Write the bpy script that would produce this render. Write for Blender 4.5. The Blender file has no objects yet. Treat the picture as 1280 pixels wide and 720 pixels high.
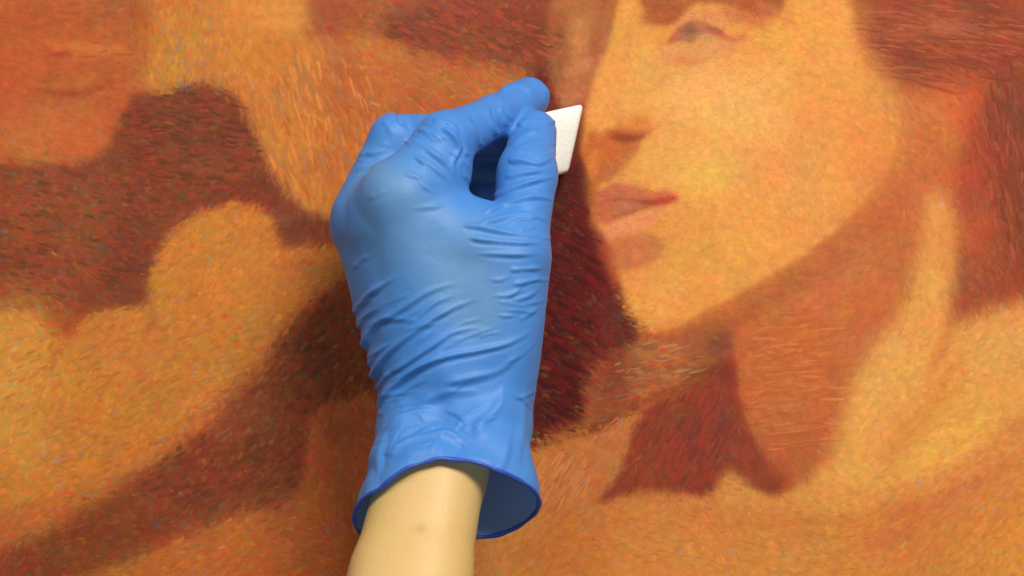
import bpy, bmesh, math, random
import numpy as np
from mathutils import Vector
import openvdb

# ------------------------------------------------------------------ units, camera, light
DIST = 1100.0            # camera to painting, mm
MMPX = 0.36              # millimetres of painting per reference pixel
scene = bpy.context.scene
C = scene.collection

cam_d = bpy.data.cameras.new("camera")
cam = bpy.data.objects.new("camera", cam_d); C.objects.link(cam)
cam.location = (0, -DIST/1000, 0); cam.rotation_euler = (math.radians(90), 0, 0)
cam_d.sensor_width = 36.0
cam_d.lens = 36.0*DIST/(1280*MMPX)
cam_d.clip_start = 0.05; cam_d.clip_end = 50
cam_d.dof.use_dof = True
cam_d.dof.focus_distance = (DIST-72)/1000
cam_d.dof.aperture_fstop = 10.0
scene.camera = cam

world = bpy.data.worlds.new("World"); scene.world = world; world.use_nodes = True
bg = world.node_tree.nodes["Background"]
bg.inputs[0].default_value = (1.0, 0.95, 0.88, 1); bg.inputs[1].default_value = 0.20

def area(name, loc, target, sx, sy, power, col):
    l = bpy.data.lights.new(name, 'AREA'); l.shape = 'RECTANGLE'; l.size = sx; l.size_y = sy
    l.energy = power; l.color = col
    o = bpy.data.objects.new(name, l); C.objects.link(o); o.location = loc
    o.rotation_euler = (Vector(target)-Vector(loc)).to_track_quat('-Z', 'Y').to_euler()
    return o
area("ceiling_lamp", (0.8, -1.9, 1.6), (0.05, 0, 0), 1.0, 0.7, 76, (1.0, 0.95, 0.87))
area("ceiling_lamp", (-0.8, -2.0, 2.0), (0, 0, 0), 1.1, 0.7, 24, (1.0, 0.96, 0.9))

scene.view_settings.view_transform = 'Standard'; scene.view_settings.look = 'None'
scene.view_settings.exposure = 0.0; scene.view_settings.gamma = 1.0
scene.render.engine = 'CYCLES'

# ------------------------------------------------------------------ helpers
def P(px, py, d):
    """point d mm in front of the painting, in mm (x right, y toward the painting, z up)"""
    f = MMPX*(1-d/DIST)
    return np.array([(px-640)*f, -d, (360-py)*f])
def to_px(v):
    f = MMPX*(1+v[:, 1]/DIST)
    return np.stack([v[:, 0]/f+640, 360-v[:, 2]/f], 1)
def lin(c):
    c = np.asarray(c, float)/255.0
    return np.where(c <= 0.04045, c/12.92, ((c+0.055)/1.055)**2.4)
def mesh_obj(name, verts, faces, mat, parent=None, smooth=True):
    me = bpy.data.meshes.new(name)
    verts = np.asarray(verts, np.float32); faces = np.asarray(faces, np.int32)
    n = faces.shape[1]
    me.vertices.add(len(verts)); me.vertices.foreach_set("co", verts.ravel())
    me.loops.add(faces.size); me.loops.foreach_set("vertex_index", faces.ravel())
    me.polygons.add(len(faces))
    me.polygons.foreach_set("loop_start", np.arange(0, faces.size, n, dtype=np.int32))
    me.update(calc_edges=True); me.validate()
    if smooth: me.polygons.foreach_set("use_smooth", np.ones(len(me.polygons), bool))
    me.materials.append(mat)
    o = bpy.data.objects.new(name, me); C.objects.link(o)
    if parent: o.parent = parent
    return o
def set_col(o, name, rgb):
    a = o.data.color_attributes.new(name, 'FLOAT_COLOR', 'POINT')
    rgba = np.ones((len(rgb), 4), np.float32); rgba[:, :3] = rgb
    a.data.foreach_set("color", rgba.ravel())
def new_mat(name):
    m = bpy.data.materials.new(name); m.use_nodes = True
    nt = m.node_tree; return m, nt, nt.nodes["Principled BSDF"]
def smoothstep(a, b, x):
    t = np.clip((x-a)/(b-a), 0, 1); return t*t*(3-2*t)
def catmull(pts, n=8, closed=False):
    p = np.asarray(pts, float); out = []
    N = len(p)
    rng_ = range(N) if closed else range(N-1)
    for i in rng_:
        if closed: a, b, c, d = p[i-1], p[i], p[(i+1) % N], p[(i+2) % N]
        else: a, b, c, d = p[max(i-1, 0)], p[i], p[i+1], p[min(i+2, N-1)]
        for t in np.linspace(0, 1, n, endpoint=False):
            out.append(0.5*((2*b)+(-a+c)*t+(2*a-5*b+4*c-d)*t*t+(-a+3*b-3*c+d)*t**3))
    if not closed: out.append(p[-1])
    return np.array(out)

# ------------------------------------------------------------------ the painting: colour masses
STEP = 2.0
X0, X1, Y0, Y1 = -300, 1580, -180, 900           # extent of the canvas, reference pixels
gw = int((X1-X0)/STEP)+1; gh = int((Y1-Y0)/STEP)+1
gx = X0+np.arange(gw)*STEP; gy = Y0+np.arange(gh)*STEP
field = np.zeros((gh, gw, 3)); field[:] = lin((192, 104, 48))

def gblur(a, sig):
    if sig <= 0.3: return a
    r = int(3*sig)+1; k = np.exp(-0.5*(np.arange(-r, r+1)/sig)**2); k /= k.sum()
    for ax in (0, 1):
        pad = [(0, 0), (0, 0)]; pad[ax] = (r, r)
        b = np.pad(a, pad, mode='edge'); out = np.zeros_like(a)
        for i, w in enumerate(k):
            out += w*(b[i:i+a.shape[0], :] if ax == 0 else b[:, i:i+a.shape[1]])
        a = out
    return a
def paint(pts, col, blur=6, op=1.0, smooth=True):
    p = catmull(pts, 5, True) if smooth else np.asarray(pts, float)
    blur = blur*(0.55 if blur < 9 else 0.8)
    pad = blur*3.5+4
    i0 = max(int((p[:, 0].min()-pad-X0)/STEP), 0); i1 = min(int((p[:, 0].max()+pad-X0)/STEP)+2, gw)
    j0 = max(int((p[:, 1].min()-pad-Y0)/STEP), 0); j1 = min(int((p[:, 1].max()+pad-Y0)/STEP)+2, gh)
    if i1 <= i0 or j1 <= j0: return
    xs = gx[i0:i1][None, :]; ys = gy[j0:j1][:, None]
    ins = np.zeros((j1-j0, i1-i0), bool)
    q = np.roll(p, -1, 0)
    for (ax, ay), (bx, by) in zip(p, q):
        if ay == by: continue
        c = (ay > ys) != (by > ys)
        ins ^= c & (xs < (bx-ax)*(ys-ay)/(by-ay)+ax)
    m = gblur(ins.astype(float), blur/STEP)[:, :, None]*op
    f = field[j0:j1, i0:i1]; f += (lin(col)-f)*m
def line(pts, w, col, blur=3, op=1.0):
    p = catmull(pts, 6)
    t = np.gradient(p, axis=0); t /= np.linalg.norm(t, axis=1)[:, None]+1e-9
    n = np.stack([-t[:, 1], t[:, 0]], 1)
    ww = (w*np.sin(np.linspace(0.25, math.pi-0.25, len(p))))[:, None]*0.5
    paint(np.concatenate([p+n*ww, (p-n*ww)[::-1]]), col, blur, op, smooth=False)
def ell(cx, cy, rx, ry, col, blur=10, op=1.0, rot=0):
    a = np.linspace(0, 2*math.pi, 28, endpoint=False); r = math.radians(rot)
    x = rx*np.cos(a); y = ry*np.sin(a)
    paint(np.stack([cx+x*math.cos(r)-y*math.sin(r), cy+x*math.sin(r)+y*math.cos(r)], 1), col, blur, op, smooth=False)

# --- left figure
paint([(-320,-200),(200,-200),(205,20),(185,90),(165,130),(130,190),(60,210),(-20,190),(-320,190)], (190,96,46), 12)
ell(60,165,85,40,(199,104,52),16); ell(20,70,60,60,(190,92,42),20,.7); ell(150,40,50,50,(186,94,44),18,.7)
ell(110,62,50,9,(206,116,52),7,.8); line([(62,68),(80,67),(92,70)],8,(160,62,34),3,.9)
line([(35,118),(55,113),(90,119),(115,113),(142,102)],7,(172,72,40),3,.95); line([(40,106),(90,106),(135,92)],9,(205,112,50),5,.7)
ell(60,20,90,16,(178,84,42),12,.6)
paint([(205,-200),(480,-200),(520,30),(480,110),(440,140),(410,200),(418,285),(380,270),(340,215),(310,140),(265,100),(215,108),(175,115),(190,60)], (207,124,50), 10)
ell(225,75,35,40,(209,132,54),16,.8); ell(345,20,40,24,(226,146,64),10); ell(300,20,40,30,(216,134,56),16,.8)
ell(430,170,45,90,(204,116,44),22,.8); ell(350,150,40,60,(208,124,52),22,.7)
paint([(385,-200),(720,-200),(730,60),(700,100),(640,88),(585,75),(520,60),(470,48),(400,48),(388,20)], (180,86,44), 9)
paint([(470,30),(520,5),(600,-60),(760,-60),(735,60),(690,100),(640,82),(570,70),(505,58)], (146,68,38), 11)
paint([(420,52),(470,60),(560,85),(620,95),(700,110),(700,160),(420,160)], (196,102,46), 13, .8)
ell(690,60,26,46,(140,64,36),12,.9)
# dark fold between the two sleeves
paint([(-320,200),(40,206),(120,196),(150,150),(170,116),(205,120),(240,105),(275,110),(300,130),(325,180),(345,225),(380,258),(430,282),(430,308),(350,308),(335,275),(300,255),(250,268),(210,300),(190,345),(180,388),(120,390),(75,425),(40,400),(0,385),(-320,385)], (140,66,38), 7)
paint([(-320,215),(60,222),(140,230),(120,330),(60,385),(-320,370)], (152,74,42), 22, .9)
ell(160,330,40,50,(126,56,34),16,.7); ell(250,150,60,40,(126,58,36),14,.7); ell(385,288,40,14,(122,58,34),7,.8)
paint([(255,250),(330,215),(352,262),(320,256)], (120,52,30), 8, .6)
# knuckles / sleeve lower left
paint([(180,385),(188,345),(208,300),(250,268),(300,253),(340,275),(352,312),(435,312),(440,340),(380,380),(350,420),(300,470),(180,560),(0,640),(-320,760),(-320,380),(10,390),(45,405),(78,432),(125,392)], (205,124,48), 7)
ell(275,320,65,45,(205,126,50),16,.9); ell(20,480,70,100,(214,146,58),26); ell(150,440,60,40,(206,124,54),18,.8)
ell(110,520,80,40,(208,128,46),20,.8); ell(395,335,40,20,(192,108,44),12,.9); line([(182,350),(190,400),(178,430)],10,(184,98,42),6,.7)
line([(60,470),(70,440),(90,420)],10,(192,104,46),6,.7); line([(60,620),(180,560),(270,500)],34,(208,122,44),14,.7)
paint([(355,420),(385,385),(440,340),(480,330),(500,520),(470,500),(400,520),(385,590),(370,620),(290,640),(180,690),(80,740),(-320,940),(-320,800),(-30,700),(60,660),(160,600),(250,540),(310,480)], (140,64,32), 10)
ell(420,440,45,60,(128,60,32),18,.8); ell(300,600,80,30,(138,60,28),14,.7,-22); ell(330,520,40,26,(146,74,40),14,.6)
paint([(390,525),(430,505),(475,510),(520,760),(520,940),(-320,940),(20,790),(180,705),(300,655),(375,625)], (188,96,42), 8)
ell(430,530,45,22,(182,92,44),10,.8); ell(260,700,120,26,(196,106,42),14,.8,-14); line([(160,700),(260,655),(370,622)],7,(150,60,28),4,.7)
# --- dark passage in the middle
paint([(650,125),(700,105),(742,140),(738,200),(735,235),(745,280),(765,330),(785,385),(800,420),(790,470),(770,520),(675,562),(560,600)], (102,14,10), 9)
ell(700,290,26,70,(98,24,14),14,.8); ell(695,430,30,90,(92,12,10),16,.8); ell(760,420,26,60,(110,46,36),14,.8); ell(715,140,24,60,(140,64,34),12,.6)
ell(690,520,30,30,(84,16,18),12,.6)
# --- below: shoulder, drapery
paint([(665,565),(760,525),(800,515),(790,560),(745,625),(1000,600),(1290,540),(1600,500),(1600,920),(560,920),(560,600)], (214,134,62), 8)
paint([(665,566),(790,516),(812,560),(740,640),(660,660)], (204,118,60), 10, .9)
ell(860,690,240,50,(218,140,62),26,.8); ell(820,640,120,24,(212,130,60),14,.7); ell(1120,690,120,50,(214,130,58),22,.8); ell(700,690,70,40,(206,116,46),18,.7)
line([(1290,540),(1200,590),(1140,640),(1090,690)],60,(206,112,62),14,.8); ell(1270,680,60,50,(220,142,54),18,.7); ell(1050,650,110,16,(214,128,54),9,.6)
# --- neck and jaw shadow
paint([(800,420),(860,402),(960,350),(1060,290),(1110,240),(1150,190),(1260,200),(1250,330),(1195,400),(1190,440),(1120,420),(1070,490),(1045,560),(1020,610),(960,600),(920,520),(905,440),(830,460)], (196,104,52), 8)
paint([(900,395),(1000,350),(1100,290),(1145,255),(1160,300),(1110,400),(1060,480),(1030,560),(985,600),(935,520),(915,450)], (201,108,54), 14)
ell(1030,350,70,36,(204,114,62),16,.7,-32); line([(830,420),(900,402),(990,360),(1080,305)],16,(178,90,44),9,.6); ell(990,560,36,50,(192,96,48),14,.7)
# throat shadow wedge, scarf
paint([(770,440),(840,415),(905,405),(918,420),(905,455),(830,490),(770,520),(735,545),(735,470)], (176,94,48), 8)
ell(800,470,50,26,(186,106,56),12,.7,-14); ell(825,440,36,10,(190,120,62),7,.7); ell(900,430,18,18,(146,76,50),8,.7)
paint([(800,520),(860,480),(915,445),(925,500),(950,560),(985,610),(960,620),(915,596),(880,618),(800,614),(745,632),(775,590)], (154,62,36), 6)
ell(855,540,50,50,(146,58,36),16,.7); ell(905,500,14,50,(128,62,46),9,.6); ell(960,600,30,20,(160,72,40),10,.7); line([(665,560),(740,536),(810,500),(900,455)],7,(136,56,26),4,.85)
ell(764,466,26,46,(132,58,38),14,.7)
# hair and ear zone on the right
paint([(1060,-200),(1600,-200),(1600,380),(1290,390),(1215,400),(1190,420),(1180,330),(1195,260),(1180,150),(1110,105),(1085,70),(1070,20)], (158,66,34), 9)
ell(1150,25,60,25,(176,86,46),16,.8); ell(1185,40,40,10,(168,96,60),8,.6); ell(1180,120,60,26,(198,90,46),14,.8); ell(1200,140,28,34,(198,90,50),14,.6)
ell(1262,140,26,60,(132,62,36),16,.9); ell(1265,260,36,80,(140,66,40),18,.9); ell(1225,330,40,50,(168,80,46),16,.8)
ell(1160,165,40,50,(212,116,56),16,.9); ell(1165,215,30,60,(204,106,54),16,.8); ell(1210,260,30,60,(186,88,48),18,.8)
line([(1085,60),(1140,80),(1200,76),(1290,90)],10,(146,66,40),5,.8); line([(1140,40),(1200,52),(1300,62)],7,(138,64,42),4,.8); line([(1100,10),(1180,6),(1300,18)],9,(142,64,36),5,.8)
line([(1120,30),(1200,36),(1300,48)],5,(190,100,62),3,.6); line([(1090,92),(1150,98),(1230,92)],8,(168,80,48),4,.7)
# light collar / neck muscle and shoulder
paint([(1172,236),(1188,262),(1194,330),(1186,400),(1215,408),(1250,392),(1300,375),(1600,330),(1600,520),(1300,520),(1230,560),(1160,600),(1080,622),(1040,636),(1000,625),(1030,590),(1050,540),(1070,490),(1100,435),(1135,370),(1155,290),(1160,245)], (230,158,76), 12)
ell(1105,470,30,70,(233,166,84),14,.8,32); ell(1240,440,50,50,(229,160,78),18,.8); ell(1175,300,12,50,(226,146,72),7,.7); line([(1200,440),(1170,500),(1120,560),(1100,600)],26,(220,138,60),10,.8)
ell(1190,560,70,22,(236,170,74),12,.8,-25); ell(1060,600,40,20,(232,160,76),10,.8); line([(1190,400),(1180,430),(1160,470)],14,(208,120,54),7,.7)
paint([(900,600),(918,592),(960,622),(1010,605),(1060,612),(1160,600),(1280,530),(1280,560),(1180,612),(1060,640),(960,640),(900,630)], (222,144,68), 8, .9)
# --- face
paint([(730,150),(735,122),(743,90),(757,60),(768,25),(786,-40),(820,-120),(960,-160),(1050,-120),(1062,10),(1080,70),(1110,110),(1125,140),(1118,190),(1095,235),(1050,285),(980,335),(900,380),(850,408),(815,412),(792,395),(775,350),(760,300),(745,280),(748,240),(738,215),(728,190)], (233,152,72), 5)
ell(900,180,110,90,(238,164,82),40); ell(860,200,60,40,(236,172,84),20,.8); ell(1040,160,60,80,(234,150,70),30,.7); ell(900,110,60,30,(240,174,96),18,.8)
ell(800,110,22,60,(240,166,82),12,.8,10); ell(905,320,70,40,(234,160,74),22,.8,-28); ell(1085,180,22,50,(228,140,66),14,.7); ell(1020,30,50,50,(234,156,72),22,.8)
line([(1066,20),(1084,72),(1112,112),(1124,150),(1116,195),(1090,240),(1050,285)],34,(218,130,62),13,.75)
ell(930,150,60,34,(243,178,96),22,.7); ell(845,130,26,22,(243,180,98),14,.7); ell(960,90,40,24,(240,176,90),18,.6); ell(870,225,40,18,(242,184,84),14,.7); ell(985,215,50,34,(236,156,76),22,.7)
# far cheek and eye socket
paint([(690,0),(735,-10),(762,20),(758,56),(744,88),(734,124),(722,134),(700,130),(690,80)], (186,104,58), 7)
paint([(700,30),(730,18),(754,28),(754,58),(740,86),(722,106),(702,90)], (192,110,62), 8)
ell(722,45,18,24,(208,130,74),10,.8); ell(745,52,9,32,(176,90,50),6,.7,12); ell(725,82,20,8,(206,126,76),6,.7,-25); ell(700,60,10,50,(140,64,40),9,.7)
# near eye, brow
paint([(795,-60),(960,-60),(980,10),(945,20),(905,6),(870,4),(846,28),(825,32),(805,14)], (178,92,44), 5)
ell(880,-6,60,10,(196,108,54),8,.7); ell(815,22,16,10,(176,96,52),6,.7); ell(930,22,34,9,(206,112,60),7,.8,15); line([(945,5),(975,18),(1000,40)],14,(214,126,66),8,.7)
paint([(846,30),(858,18),(880,13),(905,20),(912,34),(880,24),(860,30),(850,44)], (222,142,86), 3, .9)
paint([(834,54),(844,44),(852,30),(868,25),(890,31),(908,42),(900,46),(880,42),(866,54),(850,52)], (188,110,72), 3)
ell(862,36,9,7,(152,90,62),3,.85); ell(886,46,14,4,(196,150,98),3,.8); line([(834,56),(842,46),(852,34)],7,(206,92,58),3,.9); line([(880,36),(900,44),(918,50),(934,42)],7,(210,104,74),3.5,.9)
ell(894,38,12,3,(160,96,74),2.5,.7,16); line([(834,62),(862,62),(905,60),(930,52)],12,(226,148,92),5,.8); ell(862,76,18,6,(214,120,76),6,.8); ell(834,68,10,12,(226,148,92),7,.7)
# nose
paint([(728,190),(740,168),(770,160),(800,160),(812,166),(800,178),(776,205),(752,228),(744,236),(738,212)], (206,110,48), 5)
line([(736,172),(750,164),(772,168),(790,174),(808,166)],9,(178,76,36),4,.85); ell(780,172,20,5,(164,62,34),3.5,.8); ell(788,158,20,8,(212,124,52),7,.6)
ell(745,168,10,8,(196,96,38),5,.7); ell(742,205,7,22,(222,132,54),5,.7); paint([(756,212),(790,182),(800,186),(770,220),(752,228)], (204,108,58), 4,.8)
ell(757,130,10,44,(238,158,76),9,.8,14); ell(750,152,11,12,(240,160,78),6,.8); ell(800,152,14,9,(226,140,64),6,.7); line([(798,150),(812,158),(810,170)],5,(206,116,54),4,.7)
# mouth
paint([(742,246),(756,234),(772,228),(790,232),(815,238),(838,238),(848,244),(846,252),(825,258),(800,264),(780,274),(764,282),(752,278)], (214,114,70), 4)
paint([(764,262),(780,254),(808,250),(806,258),(785,264),(768,272)], (202,118,74), 3, .8); line([(800,254),(825,252),(846,247)],9,(186,72,44),3,.9); line([(762,272),(785,266),(812,259)],4,(182,84,48),2,.7)
paint([(756,284),(775,276),(800,266),(830,260),(822,276),(796,290),(768,300),(756,298)], (243,150,94), 4,1); ell(752,262,12,20,(212,106,66),6,.8)
paint([(762,300),(796,292),(824,296),(826,318),(800,336),(780,340),(766,330)], (208,122,68), 6,.9); ell(742,250,6,40,(206,110,48),5,.6); line([(748,256),(764,250),(790,250),(815,252),(846,247)],4,(186,80,50),3,.7)
line([(748,290),(760,320),(772,360)],14,(190,90,50),7,.7); ell(820,370,34,24,(238,160,76),12,.8)
line([(788,395),(820,414),(870,400),(960,352),(1050,290),(1100,235)],9,(206,114,54),6,.6)
rn = np.random.RandomState(11)
for sg, am in ((3, .05), (9, .05), (26, .05)):
    nz = np.stack([gblur(rn.normal(0, 1, (gh, gw)), sg) for _ in range(3)], 2); nz /= nz.std()
    field *= np.exp(nz*am*np.array([.8, 1.0, 1.3])*(0.5+0.9*smoothstep(.35, .12, field.mean(2)))[:, :, None])
field = np.stack([gblur(field[:, :, k], 0.5) for k in range(3)], 2)

field = field**1.09*np.array([.86, .955, 1.06])
def sample(px, py):
    i = np.clip((px-X0)/STEP, 0, gw-1.001); j = np.clip((py-Y0)/STEP, 0, gh-1.001)
    a = i.astype(int); b = j.astype(int); u = (i-a)[:, None]; v = (j-b)[:, None]
    return (field[b, a]*(1-u)*(1-v)+field[b, a+1]*u*(1-v)+field[b+1, a]*(1-u)*v+field[b+1, a+1]*u*v)

# ------------------------------------------------------------------ the painting: canvas and brush strokes
def paint_material(name, bump):
    m, nt, b = new_mat(name)
    at = nt.nodes.new("ShaderNodeVertexColor"); at.layer_name = "pigment"
    tc = nt.nodes.new("ShaderNodeTexCoord")
    n1 = nt.nodes.new("ShaderNodeTexNoise"); n1.inputs["Scale"].default_value = 900; n1.inputs["Detail"].default_value = 3
    n2 = nt.nodes.new("ShaderNodeTexNoise"); n2.inputs["Scale"].default_value = 260; n2.inputs["Detail"].default_value = 4
    nt.links.new(tc.outputs["Object"], n1.inputs["Vector"]); nt.links.new(tc.outputs["Object"], n2.inputs["Vector"])
    mr = nt.nodes.new("ShaderNodeMapRange"); mr.inputs[1].default_value = 0.3; mr.inputs[2].default_value = 0.7
    mr.inputs[3].default_value = 0.9; mr.inputs[4].default_value = 1.1
    nt.links.new(n2.outputs["Fac"], mr.inputs[0])
    mx = nt.nodes.new("ShaderNodeVectorMath"); mx.operation = 'SCALE'
    nt.links.new(at.outputs["Color"], mx.inputs[0]); nt.links.new(mr.outputs[0], mx.inputs["Scale"])
    nt.links.new(mx.outputs[0], b.inputs["Base Color"])
    bp = nt.nodes.new("ShaderNodeBump"); bp.inputs["Strength"].default_value = bump; bp.inputs["Distance"].default_value = 0.0004
    nt.links.new(n1.outputs["Fac"], bp.inputs["Height"]); nt.links.new(bp.outputs[0], b.inputs["Normal"])
    b.inputs["Roughness"].default_value = 0.55; b.inputs["Specular IOR Level"].default_value = 0.22
    return m
m_paint = paint_material("oil_ground", 0.5)
m_stroke = paint_material("oil_strokes", 0.2)
m_linen, nt, b = new_mat("raw_linen"); b.inputs["Base Color"].default_value = (0.42, 0.34, 0.22, 1); b.inputs["Roughness"].default_value = 0.9
wv = nt.nodes.new("ShaderNodeTexWave"); wv.inputs["Scale"].default_value = 400; bp = nt.nodes.new("ShaderNodeBump"); bp.inputs["Distance"].default_value = 0.0003
nt.links.new(wv.outputs["Fac"], bp.inputs["Height"]); nt.links.new(bp.outputs[0], b.inputs["Normal"])

root = bpy.data.objects.new("painting", None); C.objects.link(root)
root["label"] = "upright oil painting in orange and brown dabs showing a woman's face turned aside"
root["category"] = "painting"
xa, xb = (X0-640)*MMPX/1000, (X1-640)*MMPX/1000; za, zb = (360-Y1)*MMPX/1000, (360-Y0)*MMPX/1000
root.location = (0, 0, za)
def box(name, lo, hi, mat, parent):
    v = [(x, y, z) for x in (lo[0], hi[0]) for y in (lo[1], hi[1]) for z in (lo[2], hi[2])]
    f = [(0,1,3,2), (4,6,7,5), (0,4,5,1), (2,3,7,6), (0,2,6,4), (1,5,7,3)]
    return mesh_obj(name, v, f, mat, parent, smooth=False)
off = Vector((0, 0, -za))
cv = box("canvas", (xa, 0.0006, 0), (xb, 0.02, zb-za), m_linen, root)
g = 2                                               # painted ground: one vertex every two cells
ii = np.arange(0, gw, g); jj = np.arange(0, gh, g)
GX, GY = np.meshgrid(gx[ii], gy[jj])
v = np.stack([(GX-640)*MMPX/1000, np.full_like(GX, 0.00022), (360-GY)*MMPX/1000-za], 2).reshape(-1, 3)
idx = np.arange(len(ii)*len(jj)).reshape(len(jj), len(ii))
f = np.stack([idx[1:, :-1], idx[1:, 1:], idx[:-1, 1:], idx[:-1, :-1]], 2).reshape(-1, 4)
grd = mesh_obj("paint_ground", v, f, m_paint, root)
set_col(grd, "pigment", field[jj][:, ii].reshape(-1, 3))

# stroke direction / length / colour-scatter controls: x, y, angle(deg, image), length px, width px, scatter
ctl = np.array([
 (60,60,5,16,4.5,.35),(90,150,20,16,5,.35),(60,110,-8,16,4,.35),(240,60,95,22,5,.9),(330,180,80,26,4.5,.9),(420,120,70,28,4.5,1.0),(440,200,78,26,4.5,.9),(350,20,40,16,5,.4),
 (560,40,20,18,5,1.0),(620,60,25,18,5,1.1),(480,60,30,20,5,.9),(240,150,8,20,5,1.15),(150,260,6,18,5,1.2),(50,260,10,18,5,1.2),(60,350,25,18,5,1.2),(280,210,-20,20,5,1.0),
 (280,320,-35,14,4.5,.75),(150,430,-20,14,4.5,.8),(30,480,-60,16,5,.8),(120,560,-28,18,5,.9),(50,640,-30,18,5,.9),(300,560,-40,15,5,1.15),(400,440,-60,13,5,1.25),(220,640,-25,16,5,1.1),(200,700,-18,18,5,.9),
 (430,600,60,18,4,.9),(350,680,-10,18,4,.9),(700,300,35,18,4.5,1.3),(700,430,28,24,4.5,1.5),(760,430,40,18,4.5,1.2),(690,530,25,20,4.5,1.3),(710,100,60,14,4.5,.9),
 (700,600,-55,22,4,.8),(800,460,-12,20,4,1.1),(860,540,-60,24,3.5,.9),(800,590,-55,24,3.5,.8),(960,500,60,22,3.5,.5),(1000,430,-10,26,3.5,.45),(1080,320,-35,22,3.5,.4),(980,560,50,20,3.5,.5),
 (900,640,70,12,4,.6),(800,680,10,16,4.5,.6),(1000,680,0,16,4.5,.7),(1150,660,-40,22,4,.75),(1250,680,-50,12,4,.8),(1100,470,-60,14,3.5,.5),(1240,450,-30,12,4,.6),(1180,560,-30,16,4,.6),(1170,320,80,16,4,.4),
 (1150,50,10,34,3.5,.9),(1240,60,14,36,3.5,1.0),(1250,140,75,28,3.5,1.0),(1260,260,80,24,4,1.0),(1190,130,30,18,4,.6),(1180,200,85,16,4,.5),(1120,90,45,22,3.5,.6),(1220,340,60,18,4,.8),
 (1000,120,40,8,3.5,.38),(900,150,30,7,3.5,.33),(880,250,60,7,3.5,.36),(960,250,50,8,3.5,.38),(840,360,-20,9,3.5,.35),(1060,200,70,9,3.5,.38),(780,100,75,9,3,.25),(870,45,10,5,1.8,.16),(845,40,-40,5,1.8,.16),(905,45,10,5,1.8,.16),(870,10,8,6,2,.2),(800,255,-10,5,1.8,.16),(830,250,-10,5,1.8,.16),(770,265,-20,5,1.8,.16),(770,175,-20,5,1.8,.18),(795,175,-30,5,1.8,.18),(745,60,75,7,2.5,.25),(775,300,-20,6,2,.2),(1000,20,30,9,3.5,.38),(730,60,70,10,3.5,.45),
], float)
rs = np.random.RandomState(7)
N = 230000
sx = rs.uniform(X0+14, X1-14, N); sy = rs.uniform(Y0+14, Y1-14, N)
core_n = int(N*0.72)
sx[:core_n] = rs.uniform(-40, 1320, core_n); sy[:core_n] = rs.uniform(-40, 760, core_n)
pm = rs.permutation(N); sx = sx[pm]; sy = sy[pm]
acc = np.zeros((N, 6)); wsum = np.zeros(N)
for c in ctl:
    w = 1.0/(((sx-c[0])**2+(sy-c[1])**2)+500)**2
    a = math.radians(c[2])*2
    acc += w[:, None]*np.array([math.cos(a), math.sin(a), c[3], c[4], c[5], 0]); wsum += w
acc /= wsum[:, None]
ang = 0.5*np.arctan2(acc[:, 1], acc[:, 0])+rs.normal(0, 0.30, N)
ang += 0.25*np.sin(sx/47.0+1.7*np.sin(sy/61.0))
L = (acc[:, 2]*rs.uniform(0.5, 1.05, N))*np.where(acc[:, 2] > 24, .9, .72)+3; W = acc[:, 3]*rs.uniform(0.95, 1.8, N); S = acc[:, 4]
base = sample(sx, sy)
lum = base @ np.array([.3, .6, .1])
# pigments of the optical mixture: red, rose, ochre, yellow, olive, blue-grey, umber
pig = lin([(206,52,38),(214,104,84),(226,138,44),(234,178,74),(104,96,50),(120,112,110),(96,42,24)])
pr_light = np.array([.11,.17,.22,.26,.13,.05,.06]); pr_dark = np.array([.26,.08,.16,.03,.21,.08,.18])
k = smoothstep(0.10, 0.30, lum)[:, None]
cum = np.cumsum(pr_dark*(1-k)+pr_light*k, axis=1); cum /= cum[:, -1:]
ch = (rs.uniform(0, 1, N)[:, None] > cum).sum(1)
pc = pig[ch]
plum = pc @ np.array([.3, .6, .1])
pc = pc*(0.2+0.8*(lum/plum))[:, None]               # keep the value of the passage
amt = np.clip(rs.gamma(1.5, 0.15, N)*S, 0, 0.72)[:, None]
col = base*(1-amt)+pc*amt
col *= np.exp(rs.normal(0, 0.085, N)*(0.4+0.6*S))[:, None]
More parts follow.
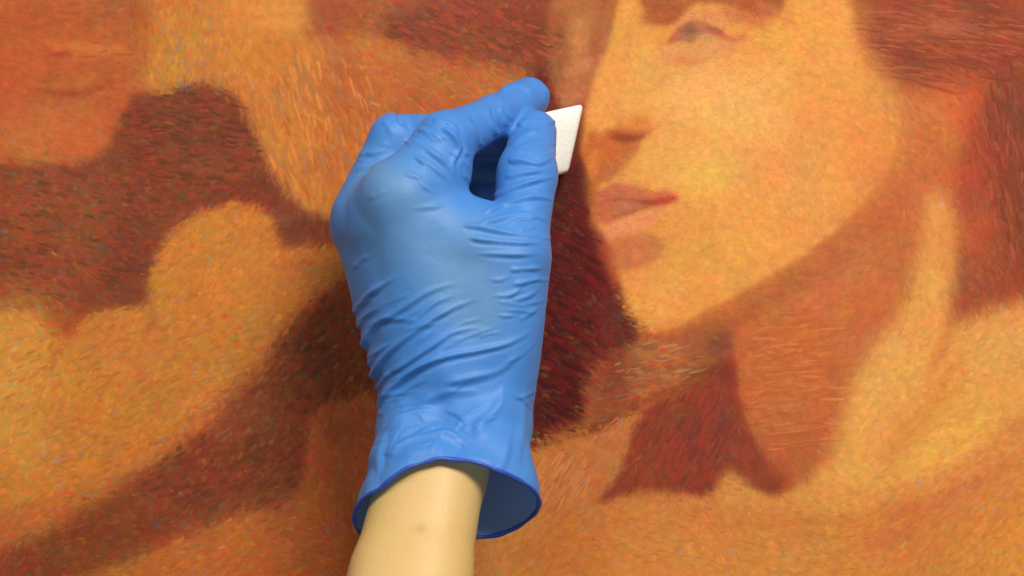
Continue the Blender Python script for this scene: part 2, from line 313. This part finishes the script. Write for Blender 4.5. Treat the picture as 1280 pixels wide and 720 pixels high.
# deliberate longer touches laid over the mixture: cx, cy, rx, ry, angle, length, width, colour, count, brightest ground
ACC = [(405,150,80,95,74,30,5,(150,112,82),60,.9),(405,150,80,95,74,28,5,(228,140,66),60,.9),(405,160,80,90,72,26,4,(176,84,40),70,.9),(250,70,45,45,95,20,6,(150,118,96),26,.9),
 (240,170,95,60,4,20,5,(78,46,26),120,.13),(240,180,95,60,2,20,5,(168,62,40),70,.13),(90,290,130,85,10,18,5,(80,52,28),130,.15),(90,290,130,85,10,18,5,(172,66,42),80,.15),(90,290,130,85,10,16,5,(92,76,76),30,.15),
 (400,450,70,80,-50,14,5.5,(78,52,30),110,.15),(300,590,120,50,-35,15,5.5,(82,50,28),120,.15),(360,500,110,90,-45,13,5.5,(158,100,62),70,.15),(150,490,140,110,-25,18,4,(170,96,44),110,.9),(150,490,140,110,-25,16,4.5,(140,118,92),34,.9),
 (720,400,45,150,30,26,6,(128,18,16),110,.06),(712,400,45,150,32,24,6,(48,10,10),110,.06),(775,430,25,70,35,18,5,(96,66,54),36,.08),
 (1180,50,100,60,9,48,3.4,(122,52,32),80,.2),(1180,50,100,60,9,46,3.2,(182,90,54),60,.2),(1262,190,28,110,80,34,4,(104,48,30),60,.2),(1240,250,50,110,78,28,4,(180,84,50),50,.2),
 (855,545,65,55,-62,28,4,(168,58,42),50,.12),(855,545,65,55,-62,26,4,(104,50,40),50,.12),(1000,470,70,90,-6,40,3.4,(182,88,40),80,.3),(1000,480,70,90,-6,36,3.4,(214,124,66),60,.3),
 (820,455,60,28,-12,22,4,(196,140,86),30,.25),(820,455,60,28,-12,20,4,(120,78,58),30,.25),(705,600,35,40,-56,30,4,(222,150,84),40,.9),(1170,660,90,50,-45,26,4,(200,104,62),60,.9),(880,650,140,60,5,13,4,(186,112,56),110,.9),
 (590,50,110,45,20,20,5,(98,50,32),90,.15),(590,50,110,45,20,20,5,(176,74,42),60,.15),(80,60,100,60,4,24,5,(176,82,40),50,.9),(1180,480,80,80,-40,12,4,(214,136,60),90,.9)]
ex = []
for cx_, cy_, rx_, ry_, a_, l_, w_, c_, n_, mx_ in ACC:
    th = rs.uniform(0, 2*math.pi, n_); rad_ = np.sqrt(rs.uniform(0, 1, n_))
    for qx, qy in zip(cx_+rx_*rad_*np.cos(th), cy_+ry_*rad_*np.sin(th)):
        ex.append((qx, qy, math.radians(a_)+rs.normal(0, .11), l_*rs.uniform(.6, 1.3), w_*rs.uniform(.7, 1.3), *lin(c_), mx_))
ex = np.array(ex); eb = sample(ex[:, 0], ex[:, 1]); el = eb@np.array([.3, .6, .1]); keep = (el < ex[:, 8]) & ((ex[:, 8] < .8) | (el > .14)); ex = ex[keep]; eb = eb[keep]
ea = rs.uniform(.3, .75, len(ex))[:, None]
sx = np.r_[sx, ex[:, 0]]; sy = np.r_[sy, ex[:, 1]]; ang = np.r_[ang, ex[:, 2]]; L = np.r_[L, ex[:, 3]]; W = np.r_[W, ex[:, 4]]
S = np.r_[S, np.ones(len(ex))]; base = np.r_[base, eb]; col = np.r_[col, eb*(1-ea)+ex[:, 5:8]*0.92*ea]; N = len(sx)
# each stroke: a lens of eight triangles, a low ridge with thin edges
ratio = col/np.maximum(base, 1e-4)
LU = [(-1, 0), (-.58, -1), (-.52, 0), (-.58, 1), (.58, -1), (.52, 0), (.58, 1), (1, 0)]
q = np.array([(0, 1, 2), (0, 2, 3), (1, 4, 5), (1, 5, 2), (2, 5, 6), (2, 6, 3), (4, 7, 5), (5, 7, 6)])
ca, sa = np.cos(ang), np.sin(ang); bend = rs.normal(0, 0.08, N)*L
thick = rs.uniform(0.02, 0.07, N)*(0.4+0.6*np.clip(S, 0, 1.2)); lay = rs.uniform(0, 0.10, N); lay[-len(ex):] += 0.09
rough = np.clip(S-.45, 0, .8)*3.8; jx = rs.normal(0, 1, N)*rough; jy = rs.normal(0, 1, N)*rough   # ragged edges where the touch is loose
V = np.zeros((N, 8, 3), np.float32); CC = np.zeros((N, 8, 3), np.float32)
for i, (u_, v_) in enumerate(LU):
    lx = u_*L*.5; ly = v_*W*.5+bend*(1-u_**2)
    x = sx+lx*ca-ly*sa; y = sy+lx*sa+ly*ca
    V[:, i, 0] = (x-640)*MMPX/1000; V[:, i, 2] = (360-y)*MMPX/1000-za
    mid_ = (v_ == 0 and abs(u_) < .9)
    V[:, i, 1] = -(lay+(thick if mid_ else 0))/1000+0.0002
    core = 1.0 if mid_ else 0.3
    CC[:, i] = sample(x+jx, y+jy)*(1-core+core*ratio)
F = (np.arange(N)[:, None, None]*8+q[None]).reshape(-1, 3)
st = mesh_obj("brush_strokes", V.reshape(-1, 3), F, m_stroke, root)
set_col(st, "pigment", CC.reshape(-1, 3)); st["kind"] = "stuff"

# ------------------------------------------------------------------ the hand: one implicit body
class Field:
    def __init__(s, lo, hi, h):
        s.lo = np.array(lo, float); s.h = h
        s.n = np.ceil((np.array(hi)-s.lo)/h).astype(int)
        s.a = np.full(s.n, 15.0, np.float32)
    def cone(s, A, B, ra, rb, k):
        lo = np.minimum(A-ra, B-rb)-k-4; hi = np.maximum(A+ra, B+rb)+k+4
        i0 = np.clip(((lo-s.lo)/s.h).astype(int), 0, s.n); i1 = np.clip(((hi-s.lo)/s.h).astype(int)+2, 0, s.n)
        if np.any(i1 <= i0): return
        g = [(s.lo[d]+np.arange(i0[d], i1[d])*s.h).astype(np.float32) for d in range(3)]
        x = g[0][:, None, None]-A[0]; y = g[1][None, :, None]-A[1]; z = g[2][None, None, :]-A[2]
        ab = (B-A).astype(np.float32); L2 = float(ab@ab)+1e-9
        t = np.clip((x*ab[0]+y*ab[1]+z*ab[2])/L2, 0, 1)
        d = np.sqrt((x-t*ab[0])**2+(y-t*ab[1])**2+(z-t*ab[2])**2)-(ra+(rb-ra)*t)
        sl = tuple(slice(i0[q], i1[q]) for q in range(3))
        o = s.a[sl]
        hh = np.clip(0.5+0.5*(o-d)/k, 0, 1)
        s.a[sl] = o*(1-hh)+d*hh-k*hh*(1-hh)
    def mesh(s, iso=0.0):
        gr = openvdb.FloatGrid(15.0); gr.copyFromArray(s.a)
        pts, quads = gr.convertToQuads(iso)
        return pts.astype(float)*s.h+s.lo, quads[:, ::-1]

PALM = [  # (px, py, d, r) -> (px, py, d, r), blend
 ((541,505,76,20),(463,297,60,14.5),10), ((545,505,60,18),(474,315,40,13),10),
 ((575,500,86,18),(503,252,88,13),10), ((603,505,80,19.5),(638,335,80,14),10),
 ((600,440,60,18),(560,320,55,16),12), ((528,268,82,10),(636,290,82,10.5),8),
 ((446,283,62,10.5),(440,282,62,8.5),6),
 ((560,460,84,17),(575,320,84,15),14), ((610,430,82,16),(606,318,84,12),14), ((530,430,78,18),(488,290,74,16),14),
 ((478,262,76,13),(490,240,82,12),12), ((520,262,86,12),(556,212,80,11.5),10), ((560,290,86,11),(600,300,86,11),10),
]
def chain(js, k): return [(js[i], js[i+1], k) for i in range(len(js)-1)]
FING = [
 chain([(478,322,27,11),(512,238,22,8.6),(570,243,12,8),(608,248,11,7.4)], 3),
 chain([(460,292,42,12),(503,197,36,9.5),(576,203,16,8.6),(624,214,12,8)], 3),
 chain([(454,268,66,13.2),(494,174,62,10.6),(575,168,30,9.2),(630,172,19,8.4)], 3),
 chain([(500,246,88,13),(556,176,78,11.8)], 3), chain([(556,176,78,11.8),(617,147,52,9.0),(661,123,31,9.1)], 4),
 chain([(606,470,80,18),(646,318,84,13.2)], 5), chain([(646,318,84,13.2),(659,218,70,11.9),(667,166,48,9.8)], 5),
]
def build(fd, prims, shrink=0.0):
    for a, b, k in prims:
        fd.cone(P(*a[:3]), P(*b[:3]), a[3]-shrink, b[3]-shrink, k)
lo = (-96, -132, -158); hi = (40, -1, 100)
H = 0.62
fd = Field(lo, hi, H)
build(fd, PALM)
build(fd, [((541,505,78,20),(519,650,108,23),8), ((603,505,80,19.5),(597,612,102,22.5),8),
           ((519,650,108,23),(506,770,132,24),8), ((597,612,102,22.5),(604,770,126,26),8)])
for n, ch_ in enumerate(FING):
    sub = Field(lo, hi, H); build(sub, ch_)
    k = (2.0, 2.0, 5.0, 6.0, 4.0, 9.0, 3.0)[n]
    hh = np.clip(0.5+0.5*(fd.a-sub.a)/k, 0, 1)
    fd.a = fd.a*(1-hh)+sub.a*hh-k*hh*(1-hh)
pts, quads = fd.mesh()

# the arm itself, hand inside the glove included
fa = Field((-150, -225, -300), (40, -1, 100), 1.25)
build(fa, PALM, 3.6)
for ch_ in FING: build(fa, ch_, 3.6)
ARM = [((537,520,74,15),(525,590,98.5,17.0),6), ((580,520,76,15),(553,590,100.5,17.6),6),
       ((525,590,98.5,17.0),(495,720,122,17.8),6), ((553,590,100.5,17.6),(530,720,123,18.2),6),
       ((495,720,122,17.8),(428,1010,186,25),6), ((530,720,123,18.2),(474,1010,188,25),6)]
build(fa, ARM)
def fa_at(v):
    g_ = (v-fa.lo)/fa.h; i0 = np.clip(g_.astype(int), 0, fa.n-2); f_ = g_-i0; out = np.zeros(len(v))
    for a in (0, 1):
        for b_ in (0, 1):
            for c in (0, 1):
                w = (f_[:, 0] if a else 1-f_[:, 0])*(f_[:, 1] if b_ else 1-f_[:, 1])*(f_[:, 2] if c else 1-f_[:, 2])
                out += w*fa.a[i0[:, 0]+a, i0[:, 1]+b_, i0[:, 2]+c]
    return out
# cut the cuff open along its tilted rim
rim_c = P(564, 632, 104)
def rim_h(v): return v[:, 2]-(rim_c[2]+0.196*(v[:, 0]-rim_c[0])+0.92*(-v[:, 1]-104))
bm = bmesh.new()
me = bpy.data.meshes.new("tmp")
me.from_pydata(pts.tolist(), [], quads.tolist()); bm.from_mesh(me); bpy.data.meshes.remove(me)
nrm = Vector((-0.196, 0.92, 1.0)).normalized()
bmesh.ops.bisect_plane(bm, geom=bm.verts[:]+bm.edges[:]+bm.faces[:], plane_co=Vector(rim_c), plane_no=nrm, clear_inner=True, clear_outer=False)
bmesh.ops.remove_doubles(bm, verts=bm.verts, dist=0.08)
bm.normal_update(); bm.verts.index_update()
vol_sign = 1
V0 = np.array([v.co for v in bm.verts]); N0 = np.array([v.normal for v in bm.verts])
# outward check
mid = P(560, 400, 70)
if np.mean(np.einsum('ij,ij->i', N0, V0-mid)) < 0:
    bmesh.ops.reverse_faces(bm, faces=bm.faces[:]); bm.normal_update(); N0 = np.array([v.normal for v in bm.verts])
px = to_px(V0)
front = smoothstep(-0.45, 0.15, -N0[:, 1])

def crease(pts_, h, w, groove=0.6, side=1, taper=0.18):
    """a fold of the rubber: ridge of height h (mm), half-width w (px), with a valley on one side"""
    p = catmull(pts_, 6)
    best = np.full(len(px), 1e9); sgn = np.zeros(len(px)); tt = np.zeros(len(px))
    sel = np.where((px[:, 0] > p[:, 0].min()-4*w) & (px[:, 0] < p[:, 0].max()+4*w) & (px[:, 1] > p[:, 1].min()-4*w) & (px[:, 1] < p[:, 1].max()+4*w))[0]
    if len(sel) == 0: return np.zeros(len(px))
    X = px[sel]; bd = np.full(len(sel), 1e9); bs = np.zeros(len(sel)); bt = np.zeros(len(sel))
    n = len(p)-1
    for i in range(n):
        a, b_ = p[i], p[i+1]; e = b_-a; l2 = e@e+1e-9
        t = np.clip(((X-a)@e)/l2, 0, 1); dv = X-(a+t[:, None]*e); d = np.hypot(dv[:, 0], dv[:, 1])
        m = d < bd
        bd[m] = d[m]; bs[m] = np.sign(e[0]*dv[m, 1]-e[1]*dv[m, 0]); bt[m] = (i+t[m])/n
    u = bd*bs*side
    env = smoothstep(0, taper, bt)*smoothstep(0, max(taper, .4), 1-bt)
    env = env*(0.8+0.25*np.sin(bt*9+p[0, 0]))
    we = 0.92*w*(0.6+0.4*env)
    prof = 1.1*np.exp(-np.abs(u/we)**1.7)-0.55*groove*np.exp(-np.abs((u-1.5*we)/(0.9*we))**2)
    out = np.zeros(len(px)); out[sel] = h*prof*env
    return out
CR = [ # points, height mm, half width px, groove, side(+1 valley below/right of travel), taper
 # long diagonal folds over the heel of the hand
 ([(436,398),(447,384),(460,370),(478,356),(500,343)],1.3,4.5,.9,1,.04), ([(446,446),(456,428),(467,408),(500,388),(535,365),(576,352)],1.6,5,.9,1,.04),
 ([(458,482),(470,463),(483,443),(522,412),(559,388),(602,372)],1.7,5,.9,1,.04), ([(462,494),(476,478),(502,459),(538,434),(571,414),(616,410)],1.2,4,.9,1,.04),
 ([(470,512),(482,496),(516,463),(553,447),(599,438),(640,427),(670,410)],1.7,5,1.0,1,.04), ([(470,398),(500,398),(524,402)],.7,5,.8,1,.3), ([(478,472),(492,462),(510,440)],.7,3.5,.8,1,.3),
 ([(440,418),(450,404),(460,392),(480,383)],1.0,4,.9,1,.05), ([(454,464),(464,450),(474,438),(496,424)],1.0,4,.9,1,.05), ([(476,520),(490,500),(512,484),(540,472)],.9,4,.9,1,.05),
 # creases on the thumb side
 ([(576,281),(604,284),(636,291),(684,297)],1.0,4,1.0,1,.15), ([(584,297),(625,302),(680,305)],.9,3.5,1,1,.2), ([(594,317),(640,318),(680,318)],.8,3.5,1,1,.25),
 ([(636,338),(660,336),(680,335)],.8,3.5,.9,1,.2), ([(640,356),(660,352),(678,346)],.8,3.5,.9,1,.2), ([(644,376),(660,370),(676,360)],.7,3.5,.9,1,.2), ([(650,400),(662,392),(675,382)],.6,3.5,.9,1,.2),
 ([(612,248),(640,236),(668,226),(697,220)],1.1,4,.9,1,.15), ([(604,266),(636,254),(664,246),(697,250)],1.1,4,.9,1,.15), ([(596,281),(630,272),(660,268),(692,278)],.9,4,.9,1,.15),
 ([(634,202),(652,200),(674,204),(698,190)],1.1,4.5,.9,1,.15), ([(630,222),(656,216),(684,212)],.8,4,.9,1,.2), ([(640,180),(660,168),(680,166),(694,182)],.9,4,.9,1,.2), ([(646,158),(662,150),(684,152)],.7,3.5,.9,1,.2),
 # index finger
 ([(601,182),(594,166),(586,152),(584,140)],1.0,4.5,1.1,1,.08), ([(622,168),(614,154),(610,140),(612,130)],.9,4,1.1,1,.08), ([(634,158),(630,146),(624,134)],.6,3.5,.9,1,.1), ([(622,116),(640,106),(656,108),(672,124)],.9,5,1.1,1,.2),
 ([(585,196),(576,176),(568,160),(556,150)],.8,4.5,1.0,1,.1), ([(676,104),(684,116),(686,130)],.5,4,.8,1,.3),
 ([(552,160),(566,168),(574,186),(566,206),(574,236)],1.4,4,1.3,-1,.1), ([(512,174),(534,186),(556,204),(570,226)],.9,4,.9,1,.15), ([(516,196),(540,208),(562,228)],.8,4,.9,1,.2),
 ([(502,216),(524,222),(545,232)],.5,4,.8,1,.25), ([(522,162),(540,166),(554,178)],.8,4,.9,-1,.2), ([(512,262),(540,258),(562,256)],.4,4,.8,1,.3), ([(540,150),(556,152),(566,160)],.6,4,.8,-1,.2),
 # valley between middle and index knuckles
 ([(494,140),(504,150),(516,164)],-2.4,5,.2,1,.15), ([(450,196),(466,190),(484,188)],.7,4,.9,1,.2), ([(444,214),(458,208),(472,208)],.6,4,.9,1,.2), ([(478,150),(486,158),(490,172)],.5,5,.6,1,.3), ([(440,338),(450,326),(462,320)],.5,4,.8,1,.3),
 # cuff
 ([(482,540),(500,524),(522,514),(548,510)],1.2,5,1.0,-1,.15), ([(486,568),(514,552),(545,546),(574,548),(600,564)],1.5,6,1.0,-1,.12), ([(500,556),(530,540),(552,530)],.8,4,.9,-1,.2),
 ([(590,546),(606,528),(622,508),(632,478)],1.2,8,.8,-1,.2), ([(520,505),(560,490),(600,490)],.9,7,.8,1,.25), ([(552,480),(590,472),(626,462),(650,438)],1.0,6,.9,1,.2),
 ([(648,570),(654,520),(656,470)],.6,6,.8,1,.25), ([(470,590),(478,560),(486,530)],.9,5,.9,1,.2), ([(556,512),(574,520),(590,538)],.7,4,.9,1,.2), ([(620,580),(632,560),(640,530)],.5,5,.8,1,.3),
]
rf = np.random.RandomState(21)
def fine(n, x0, x1, y0, y1, ang_, spread, l0, l1, h0, h1, w0=2.4, w1=3.4):
    for _ in range(n):
        x = rf.uniform(x0, x1); y = rf.uniform(y0, y1); a = math.radians(ang_+rf.normal(0, spread)); l = rf.uniform(l0, l1)
        c_, s_ = math.cos(a)*l/2, math.sin(a)*l/2; k_ = rf.normal(0, l*.06)
        CR.append(([(x-c_, y-s_), (x-s_*k_/l*2, y+c_*k_/l*2), (x+c_, y+s_)], rf.uniform(h0, h1), rf.uniform(w0, w1), .8, 1, .35))
fine(16, 450, 560, 370, 470, -32, 8, 24, 60, .25, .5)       # heel of the hand
fine(16, 625, 690, 230, 400, -6, 10, 22, 55, .25, .5)       # thumb side
fine(10, 640, 694, 150, 225, -5, 14, 18, 40, .25, .45)      # thumb tip
fine(12, 515, 585, 160, 235, 42, 10, 16, 36, .25, .5)       # index root
fine(8, 585, 680, 105, 150, 62, 12, 14, 28, .2, .4)         # index finger
fine(6, 432, 486, 165, 250, -22, 10, 16, 34, .2, .4)        # middle finger
fine(18, 480, 660, 480, 570, -18, 26, 24, 60, .25, .55)     # cuff
fine(8, 560, 650, 410, 470, -16, 10, 30, 70, .2, .4)        # wrist
disp = np.zeros(len(V0))
for c in CR: disp += crease(*c)
# loose rubber: gentle random undulation, stronger on the cuff
rr = np.random.RandomState(3)
und = np.zeros(len(V0))
for q_ in range(26):
    kv = rr.normal(0, 1, 3); kv /= np.linalg.norm(kv); wl = rr.uniform(9, 30)
    und += np.sin(V0@kv*2*math.pi/wl+rr.uniform(0, 6.28))*wl/30
und *= 0.13
cuffm = smoothstep(430, 520, px[:, 1])
disp_total = disp*front+und*(0.35+1.4*cuffm)
edge = rim_h(V0); near = 1-smoothstep(0, 5, edge)
disp_total = disp_total*(1-0.7*near)
# free edge flares a little and waves
rx = np.interp(px[:, 0], [440, 474, 512, 553, 587, 620, 653, 690], [0, -2.5, 2.6, 4.4, .6, -4.0, -6.0, -4.5])
fr = smoothstep(-rim_c[1]-18, -rim_c[1]+6, -V0[:, 1])
V1 = V0+N0*(disp_total+np.clip(2.4-fa_at(V0), 0, 6))[:, None]     # the film rests on the skin where they meet
V1[:, 2] += rx*(0.25+0.75*fr)*(1-smoothstep(0, 22, edge))
flare = (1-smoothstep(0, 9, edge))*smoothstep(-10, 12, V0[:, 0])
V1 += N0*(flare*0.5)[:, None]
for _ in range(2): V1 += N0*np.clip(0.5-fa_at(V1), 0, 6)[:, None]
for v_, c_ in zip(bm.verts, V1): v_.co = c_/1000
# boundary loop for the rolled bead
bed = [e for e in bm.edges if e.is_boundary]
adj = {}
for e in bed:
    a, b_ = e.verts; adj.setdefault(a, []).append(b_); adj.setdefault(b_, []).append(a)
loops = []; seen = set()
for s0 in adj:
    if s0 in seen: continue
    lp = [s0]; seen.add(s0); cur = s0
    while True:
        nx = [w for w in adj[cur] if w not in seen]
        if not nx: break
        cur = nx[0]; seen.add(cur); lp.append(cur)
    loops.append(lp)
loop = np.array([v_.co for v_ in max(loops, key=len)])

# ------------------------------------------------------------------ materials of glove, skin, sponge
m_glove, nt, b = new_mat("blue_nitrile")
at = nt.nodes.new("ShaderNodeVertexColor"); at.layer_name = "stretch"
tc = nt.nodes.new("ShaderNodeTexCoord")
no = nt.nodes.new("ShaderNodeTexNoise"); no.inputs["Scale"].default_value = 60; no.inputs["Detail"].default_value = 5
nt.links.new(tc.outputs["Object"], no.inputs["Vector"])
mr = nt.nodes.new("ShaderNodeMapRange"); mr.inputs[1].default_value = .3; mr.inputs[2].default_value = .7; mr.inputs[3].default_value = -.12; mr.inputs[4].default_value = .12
nt.links.new(no.outputs["Fac"], mr.inputs[0])
sep = nt.nodes.new("ShaderNodeSeparateColor"); nt.links.new(at.outputs["Color"], sep.inputs[0])
ad = nt.nodes.new("ShaderNodeMath"); ad.operation = 'ADD'; ad.use_clamp = True
nt.links.new(sep.outputs[0], ad.inputs[0]); nt.links.new(mr.outputs[0], ad.inputs[1])
mix = nt.nodes.new("ShaderNodeMix"); mix.data_type = 'RGBA'
mix.inputs[6].default_value = (0.07, 0.27, 0.76, 1); mix.inputs[7].default_value = (0.135, 0.315, 0.60, 1)
nt.links.new(ad.outputs[0], mix.inputs[0]); nt.links.new(mix.outputs[2], b.inputs["Base Color"])
b.inputs["Roughness"].default_value = 0.5; b.inputs["Specular IOR Level"].default_value = 0.42
b.inputs["Sheen Weight"].default_value = 0.08; b.inputs["Sheen Tint"].default_value = (0.6, 0.75, 1, 1)
n2 = nt.nodes.new("ShaderNodeTexNoise"); n2.inputs["Scale"].default_value = 1500; n2.inputs["Detail"].default_value = 2
n3 = nt.nodes.new("ShaderNodeTexNoise"); n3.inputs["Scale"].default_value = 170; n3.inputs["Detail"].default_value = 4
nt.links.new(tc.outputs["Object"], n2.inputs["Vector"]); nt.links.new(tc.outputs["Object"], n3.inputs["Vector"])
b1 = nt.nodes.new("ShaderNodeBump"); b1.inputs["Strength"].default_value = .15; b1.inputs["Distance"].default_value = .0002
b2 = nt.nodes.new("ShaderNodeBump"); b2.inputs["Strength"].default_value = .3; b2.inputs["Distance"].default_value = .001
nt.links.new(n2.outputs["Fac"], b1.inputs["Height"]); nt.links.new(n3.outputs["Fac"], b2.inputs["Height"])
nt.links.new(b1.outputs[0], b2.inputs["Normal"]); nt.links.new(b2.outputs[0], b.inputs["Normal"])
tl = nt.nodes.new("ShaderNodeBsdfTranslucent"); tl.inputs["Color"].default_value = (0.22, 0.52, 1.0, 1)   # thin film lets light through
ms = nt.nodes.new("ShaderNodeMixShader"); ms.inputs[0].default_value = 0.27
nt.links.new(b.outputs[0], ms.inputs[1]); nt.links.new(tl.outputs[0], ms.inputs[2])
nt.links.new(ms.outputs[0], nt.nodes["Material Output"].inputs["Surface"])

m_bead, nt, b = new_mat("rolled_nitrile")
b.inputs["Base Color"].default_value = (0.02, 0.062, 0.36, 1); b.inputs["Roughness"].default_value = 0.4

m_skin, nt, b = new_mat("skin")
tc = nt.nodes.new("ShaderNodeTexCoord")
no = nt.nodes.new("ShaderNodeTexNoise"); no.inputs["Scale"].default_value = 45; no.inputs["Detail"].default_value = 6
nt.links.new(tc.outputs["Object"], no.inputs["Vector"])
mix = nt.nodes.new("ShaderNodeMix"); mix.data_type = 'RGBA'
mix.inputs[6].default_value = (0.56, 0.37, 0.125, 1); mix.inputs[7].default_value = (0.66, 0.455, 0.18, 1)
nt.links.new(no.outputs["Fac"], mix.inputs[0])
n4 = nt.nodes.new("ShaderNodeTexNoise"); n4.inputs["Scale"].default_value = 130; n4.inputs["Detail"].default_value = 5
nt.links.new(tc.outputs["Object"], n4.inputs["Vector"])
mr4 = nt.nodes.new("ShaderNodeMapRange"); mr4.inputs[1].default_value = .45; mr4.inputs[2].default_value = .75; mr4.inputs[3].default_value = 0; mr4.inputs[4].default_value = .45
nt.links.new(n4.outputs["Fac"], mr4.inputs[0])
pk = nt.nodes.new("ShaderNodeMix"); pk.data_type = 'RGBA'; pk.inputs[7].default_value = (0.66, 0.38, 0.17, 1)
nt.links.new(mr4.outputs[0], pk.inputs[0]); nt.links.new(mix.outputs[2], pk.inputs[6])
at = nt.nodes.new("ShaderNodeVertexColor"); at.layer_name = "mole"
mul = nt.nodes.new("ShaderNodeMix"); mul.data_type = 'RGBA'; mul.blend_type = 'MULTIPLY'; mul.inputs[0].default_value = 1
nt.links.new(pk.outputs[2], mul.inputs[6]); nt.links.new(at.outputs["Color"], mul.inputs[7])
nt.links.new(mul.outputs[2], b.inputs["Base Color"])
b.inputs["Roughness"].default_value = 0.5; b.inputs["Subsurface Weight"].default_value = 0.25
b.inputs["Subsurface Radius"].default_value = (1.0, 0.4, 0.2); b.inputs["Subsurface Scale"].default_value = 0.003
n2 = nt.nodes.new("ShaderNodeTexNoise"); n2.inputs["Scale"].default_value = 900; n2.inputs["Detail"].default_value = 3
nt.links.new(tc.outputs["Object"], n2.inputs["Vector"])
bp = nt.nodes.new("ShaderNodeBump"); bp.inputs["Strength"].default_value = .45; bp.inputs["Distance"].default_value = .0004
nt.links.new(n2.outputs["Fac"], bp.inputs["Height"]); nt.links.new(bp.outputs[0], b.inputs["Normal"])

m_sponge, nt, b = new_mat("white_sponge")
b.inputs["Base Color"].default_value = (0.92, 0.91, 0.87, 1); b.inputs["Roughness"].default_value = 0.95
b.inputs["Subsurface Weight"].default_value = 0.3; b.inputs["Subsurface Scale"].default_value = 0.003
tc = nt.nodes.new("ShaderNodeTexCoord"); n2 = nt.nodes.new("ShaderNodeTexNoise"); n2.inputs["Scale"].default_value = 800
nt.links.new(tc.outputs["Object"], n2.inputs["Vector"])
bp = nt.nodes.new("ShaderNodeBump"); bp.inputs["Strength"].default_value = .4; bp.inputs["Distance"].default_value = .0006
nt.links.new(n2.outputs["Fac"], bp.inputs["Height"]); nt.links.new(bp.outputs[0], b.inputs["Normal"])

# ------------------------------------------------------------------ the arm (hand inside the glove included)
vp, fq = fa.mesh()
arm = mesh_obj("person", vp/1000, fq, m_skin)
ap = to_px(vp)
mo = np.exp(-(((ap[:, 0]-526)/6)**2+((ap[:, 1]-661)/5)**2))*(vp[:, 1] < -105)
set_col(arm, "mole", 1-mo[:, None]*np.array([.13, .24, .34]))
arm["label"] = "person's bare forearm reaching up in a blue glove, hand pinching a white sponge"
arm["category"] = "person"

gme = bpy.data.meshes.new("glove"); bm.to_mesh(gme); bm.free()
gme.polygons.foreach_set("use_smooth", np.ones(len(gme.polygons), bool)); gme.materials.append(m_glove)
glove = bpy.data.objects.new("glove", gme); C.objects.link(glove); glove.parent = arm
glove["label"] = "blue nitrile glove, wrinkled, with a loose rolled cuff"
def blob(x, y, rx, ry, w=1.0): return w*np.exp(-(((px[:, 0]-x)/rx)**2+((px[:, 1]-y)/ry)**2))
stretch = np.clip(blob(490,270,60,70,.9)+blob(580,340,60,60,.9)+blob(478,222,26,24,.5)+blob(600,400,40,30,.5), 0, 1)
set_col(glove, "stretch", np.repeat(stretch[:, None], 3, 1))

# rolled bead round the opening
seg = np.r_[0, np.cumsum(np.linalg.norm(np.diff(np.r_[loop, loop[:1]], axis=0), axis=1))]
M = 220; tq = np.linspace(0, seg[-1], M, endpoint=False); ext = np.r_[loop, loop[:1]]
ring = np.stack([np.interp(tq, seg, ext[:, d]) for d in range(3)], 1)
for _ in range(5): ring = (np.roll(ring, 1, 0)+2*ring+np.roll(ring, -1, 0))/4
tan = np.roll(ring, -1, 0)-np.roll(ring, 1, 0); tan /= np.linalg.norm(tan, axis=1)[:, None]
u1 = np.cross(tan, np.array(nrm)); u1 /= np.linalg.norm(u1, axis=1)[:, None]; u2 = np.cross(tan, u1)
R = 10; rad = (0.00092*(1+0.18*np.sin(np.arange(M)*0.23)+0.12*np.sin(np.arange(M)*0.61+1)))[:, None, None]
aa = np.linspace(0, 2*math.pi, R, endpoint=False)
bv = (ring[:, None]+rad*(np.cos(aa)[None, :, None]*u1[:, None]+np.sin(aa)[None, :, None]*u2[:, None])).reshape(-1, 3)
i_ = np.arange(M)[:, None]; j_ = np.arange(R)[None]
bf = np.stack(np.broadcast_arrays(i_*R+j_, i_*R+(j_+1) % R, ((i_+1) % M)*R+(j_+1) % R, ((i_+1) % M)*R+j_), 2).reshape(-1, 4)
bead = mesh_obj("cuff_bead", bv, bf, m_bead, glove)

# ------------------------------------------------------------------ the sponge
def wedge():
    # a foam wedge: outline on the painting side and on the near side, rounded by bevel
    far = [(648,160,-0.1),(727,134,-0.1),(707,214,-0.1),(650,230,-0.1)]
    nearp = [(650,146,36),(730,129,13),(711,216,13),(652,230,36)]
    bmw = bmesh.new()
    a = [bmw.verts.new(P(*p)/1000) for p in far]; c = [bmw.verts.new(P(*p)/1000) for p in nearp]
    bmw.faces.new(a); bmw.faces.new(c[::-1])
    for i in range(4): bmw.faces.new((a[i], c[i], c[(i+1) % 4], a[(i+1) % 4]))
    bmesh.ops.recalc_face_normals(bmw, faces=bmw.faces[:])
    bmesh.ops.bevel(bmw, geom=bmw.edges[:], offset=0.0024, segments=3, affect='EDGES', profile=0.5)
    bmesh.ops.subdivide_edges(bmw, edges=bmw.edges[:], cuts=2, use_grid_fill=True)
    me_ = bpy.data.meshes.new("cleaning_sponge"); bmw.to_mesh(me_); bmw.free()
    me_.polygons.foreach_set("use_smooth", np.ones(len(me_.polygons), bool)); me_.materials.append(m_sponge)
    o = bpy.data.objects.new("cleaning_sponge", me_); C.objects.link(o); return o
sp = wedge()
sp["label"] = "small white foam wedge pinched between gloved thumb and fingertip, pressed on the painting"
sp["category"] = "sponge"
